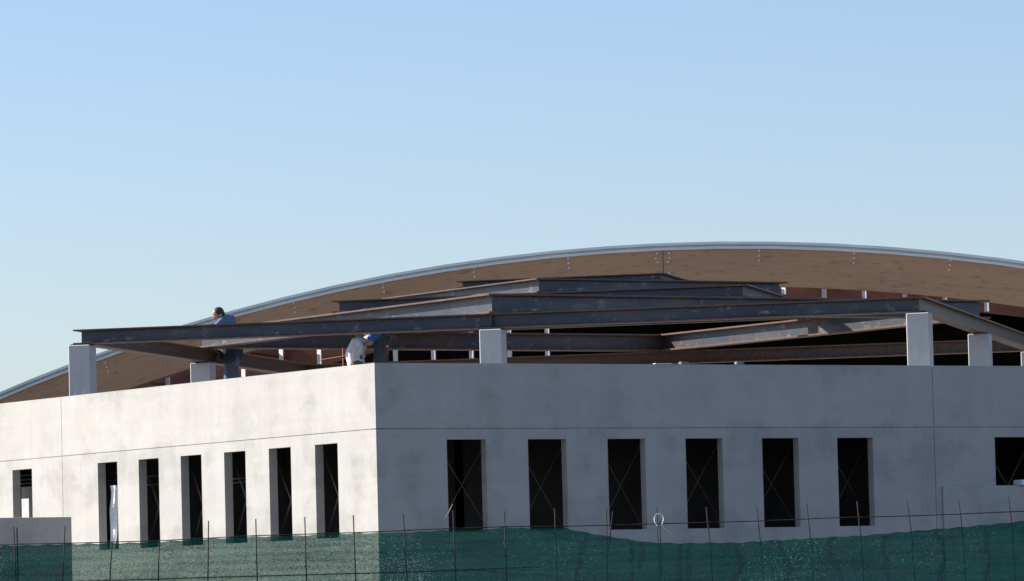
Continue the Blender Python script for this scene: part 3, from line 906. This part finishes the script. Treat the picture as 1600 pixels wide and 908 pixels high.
def person(name, label, J, face, cloth, cap=None, gloves=None):
    """J: joints in world space"""
    J = {k: Vector(v) for k, v in J.items()}
    base = Vector(((J['ankle_l'].x + J['ankle_r'].x) / 2, (J['ankle_l'].y + J['ankle_r'].y) / 2, DECK))
    root = empty(name, base)
    tag(root, label, "person")
    bend = J.pop('bend', Vector())
    J = {k: v - base for k, v in J.items()}
    hipc = (J['hip_l'] + J['hip_r']) / 2; shc = (J['sh_l'] + J['sh_r']) / 2
    spine = (shc - hipc).normalized()
    across = (J['sh_r'] - J['sh_l']).normalized()
    fwd = across.cross(spine).normalized()
    if fwd.dot(face) < 0: fwd = -fwd
    waist = hipc.lerp(shc, 0.42) + bend
    bm = bmesh.new()
    # head and neck
    hc = J['head']
    up = (hc - shc).normalized()
    P, rot = head(bm, hc, face, up + Vector((0, 0, 0.6)))
    capsule(bm, shc + spine * 0.02, hc - up * 0.06 - face.normalized() * 0.02, 0.062, 0.054)
    # torso
    def trunk(b, g):
        wz = J['sh_r'] - J['sh_l']
        for t in (-0.30, 0.0, 0.30):
            capsule(b, waist + wz * t * 0.62, shc + wz * t - spine * 0.06, 0.090 + g, 0.088 + g)
            capsule(b, hipc + (J['hip_r'] - J['hip_l']) * t * 1.1, waist + wz * t * 0.62, 0.102 + g, 0.090 + g)
        capsule(b, J['sh_l'], shc, 0.058 + g, 0.066 + g); capsule(b, J['sh_r'], shc, 0.058 + g, 0.066 + g)
    trunk(bm, 0)
    for sd in ('l', 'r'):
        capsule(bm, J['sh_' + sd], J['el_' + sd], 0.054, 0.041)
        capsule(bm, J['el_' + sd], J['wr_' + sd], 0.041, 0.028)
        dirn = (J['wr_' + sd] - J['el_' + sd]).normalized()
        pn = (Vector((0, 0, -1)) - dirn * dirn.dot(Vector((0, 0, -1))))
        if pn.length < 0.2: pn = face - dirn * dirn.dot(face)
        hand(bm, J['wr_' + sd], dirn, pn, 1 if sd == 'l' else -1)
        capsule(bm, J['hip_' + sd], J['knee_' + sd], 0.082, 0.056)
        capsule(bm, J['knee_' + sd], J['ankle_' + sd], 0.056, 0.037)
        toe = J['ankle_' + sd] + Vector((face.x, face.y, 0)).normalized() * 0.16
        toe.z = 0.035
        heel = Vector((J['ankle_' + sd].x, J['ankle_' + sd].y, 0.045))
        capsule(bm, heel, toe, 0.042, 0.034)
        capsule(bm, J['ankle_' + sd], heel, 0.037, 0.042)
    fuse("body", bm, M_SKIN, root, 0.0075, 3)
    # shirt
    bm = bmesh.new(); trunk(bm, 0.016 + cloth.get('bulk', 0.0))
    capsule(bm, shc, shc + spine * 0.035, 0.075, 0.068)
    sl = cloth.get('sleeve', 1.0)
    for sd in ('l', 'r'):
        a, e_, w_ = J['sh_' + sd], J['el_' + sd], J['wr_' + sd]
        if sl >= 1:
            capsule(bm, a, e_, 0.070, 0.058); capsule(bm, e_, e_.lerp(w_, 0.85), 0.058, 0.046)
        else:
            capsule(bm, a, a.lerp(e_, sl), 0.074, 0.066)
    # a few folds
    for k in range(5):
        t = 0.1 + 0.17 * k
        c = hipc.lerp(shc, t) + fwd * 0.10 + across * random.uniform(-0.06, 0.06)
        capsule(bm, c - across * 0.09 + spine * random.uniform(-.03, .03), c + across * 0.09 + spine * random.uniform(-.03, .03), 0.016, 0.012, 8)
    fuse("shirt", bm, cloth['shirt'], root, 0.010, 3)
    if 'wrap' in cloth:                                # navy cloth layer round the middle
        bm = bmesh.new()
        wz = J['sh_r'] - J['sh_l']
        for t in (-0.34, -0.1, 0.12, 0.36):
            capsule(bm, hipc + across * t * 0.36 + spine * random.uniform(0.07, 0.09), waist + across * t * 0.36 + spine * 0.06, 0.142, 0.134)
        fuse("navy_wrap", bm, cloth['wrap'], root, 0.010, 3)
    # trousers
    bm = bmesh.new()
    for t in (-0.33, 0.0, 0.33):
        capsule(bm, hipc + (J['hip_r'] - J['hip_l']) * t * 1.2, hipc + (J['hip_r'] - J['hip_l']) * t * 1.2 + spine * 0.05, 0.115, 0.110)
    for sd in ('l', 'r'):
        capsule(bm, J['hip_' + sd], J['knee_' + sd], 0.100, 0.074)
        capsule(bm, J['knee_' + sd], J['knee_' + sd].lerp(J['ankle_' + sd], 0.93), 0.074, 0.064)
    fuse("trousers", bm, cloth['trousers'], root, 0.010, 3)
    # boots
    for sd in ('l', 'r'):
        bm = bmesh.new()
        toe = J['ankle_' + sd] + Vector((face.x, face.y, 0)).normalized() * 0.17; toe.z = 0.045
        heel = Vector((J['ankle_' + sd].x, J['ankle_' + sd].y, 0.052))
        capsule(bm, heel, toe, 0.052, 0.045); capsule(bm, J['ankle_' + sd] + Vector((0, 0, 0.05)), heel, 0.050, 0.052)
        for v in bm.verts: v.co.z = max(v.co.z, 0.002)
        fuse("boot", bm, M_GLOVE, root, 0.010, 2)
    # hair or cap: a shell over the skull
    bm = bmesh.new()
    ellipsoid(bm, P(0, -0.018, 0.036), 0.080, 0.096, 0.086, rot)
    ellipsoid(bm, P(0, -0.050, -0.005), 0.076, 0.062, 0.075, rot)
    if cap:
        ellipsoid(bm, P(0, 0.085, 0.045), 0.062, 0.060, 0.009, rot)
        fuse("cap", bm, cap, root, 0.008, 3)
    else:
        fuse("hair", bm, M_HAIR, root, 0.008, 3)
    if gloves:
        for sd in gloves:
            dirn = (J['wr_' + sd] - J['el_' + sd]).normalized()
            bm = bmesh.new()
            pn = (Vector((0, 0, -1)) - dirn * dirn.dot(Vector((0, 0, -1))))
            if pn.length < 0.2: pn = face - dirn * dirn.dot(face)
            hand(bm, J['wr_' + sd], dirn, pn, 1 if sd == 'l' else -1)
            for v in bm.verts: v.co += (v.co - (J['wr_' + sd] + dirn * 0.08)) * 0.12
            fuse("glove", bm, M_GLOVE, root, 0.006, 2)
    return root

# the man in blue, stooping to the left behind the sunlit beam
DA = 81.2
def A(px, py, dy=0.0): return at(px, py, DA + dy)
g = lambda v: Vector((v.x, v.y, DECK))
aa = dict(head=A(341, 492, -0.14), sh_l=A(348, 501, -0.18), sh_r=A(361, 499, 0.17), hip_l=A(361, 563, -0.09), hip_r=A(364, 562, 0.09),
          el_l=A(339.5, 509, -0.36), wr_l=A(338, 522, -0.42), el_r=A(366, 520, 0.30), wr_r=A(354, 524, 0.10), bend=Vector((0.045, 0, 0)))
aa['knee_l'] = A(356, 605, -0.10); aa['knee_r'] = A(364, 606, 0.10)
aa['ankle_l'] = g(A(354, 640, -0.12)) + Vector((0, 0, 0.09)); aa['ankle_r'] = g(A(366, 640, 0.12)) + Vector((0, 0, 0.09))
person("person", "person in a blue shirt stooping over the long front beam near its left end", aa, Vector((-0.80, -0.35, -0.55)),
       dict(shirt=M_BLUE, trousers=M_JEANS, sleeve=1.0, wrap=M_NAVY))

# two workers stooping at the corner of the sunlit wall
DB = 77.3
def B(px, py, dy=0.0): return at(px, py, DB + dy)
bb = dict(head=B(558.5, 522.0, -0.02), sh_l=B(564, 533, 0.20), sh_r=B(556, 536, -0.18), hip_l=B(558, 566, 0.10), hip_r=B(555, 567, -0.10),
          el_l=B(572, 531, 0.16), wr_l=B(579, 526, 0.02), el_r=B(549.5, 553, -0.27), wr_r=B(551, 563, -0.27), bend=Vector((-0.05, -0.02, 0)))
bb['knee_l'] = B(577, 585, 0.12); bb['knee_r'] = B(575, 590, -0.14)
bb['ankle_l'] = g(B(563, 610, 0.12)) + Vector((0, 0, 0.09)); bb['ankle_r'] = g(B(561, 610, -0.14)) + Vector((0, 0, 0.09))
person("person", "person in a white long-sleeved top crouching at the building's corner and reaching to the right", bb, Vector((0.85, -0.15, -0.1)),
       dict(shirt=M_TSHIRT, trousers=M_JEANS, sleeve=1.0, bulk=0.010), gloves=['r'])
cc = dict(head=B(577, 517, 0.12), sh_l=B(584, 520, -0.18), sh_r=B(585, 519, 0.20), hip_l=B(597, 529, -0.10), hip_r=B(598, 528, 0.10),
          el_l=B(579, 535, -0.22), wr_l=B(572, 538, -0.10), el_r=B(577, 534, 0.20), wr_r=B(571, 531, 0.12))
cc['knee_l'] = B(589, 571, -0.12); cc['knee_r'] = B(600, 572, 0.12)
cc['ankle_l'] = g(B(589, 610, -0.12)) + Vector((0, 0, 0.09)); cc['ankle_r'] = g(B(603, 610, 0.12)) + Vector((0, 0, 0.09))
person("person", "person in a blue top and dark trousers bending forward under the front beam", cc, Vector((-0.9, -0.1, -0.35)),
       dict(shirt=M_ROYAL, trousers=M_DKJEANS, sleeve=0.6))
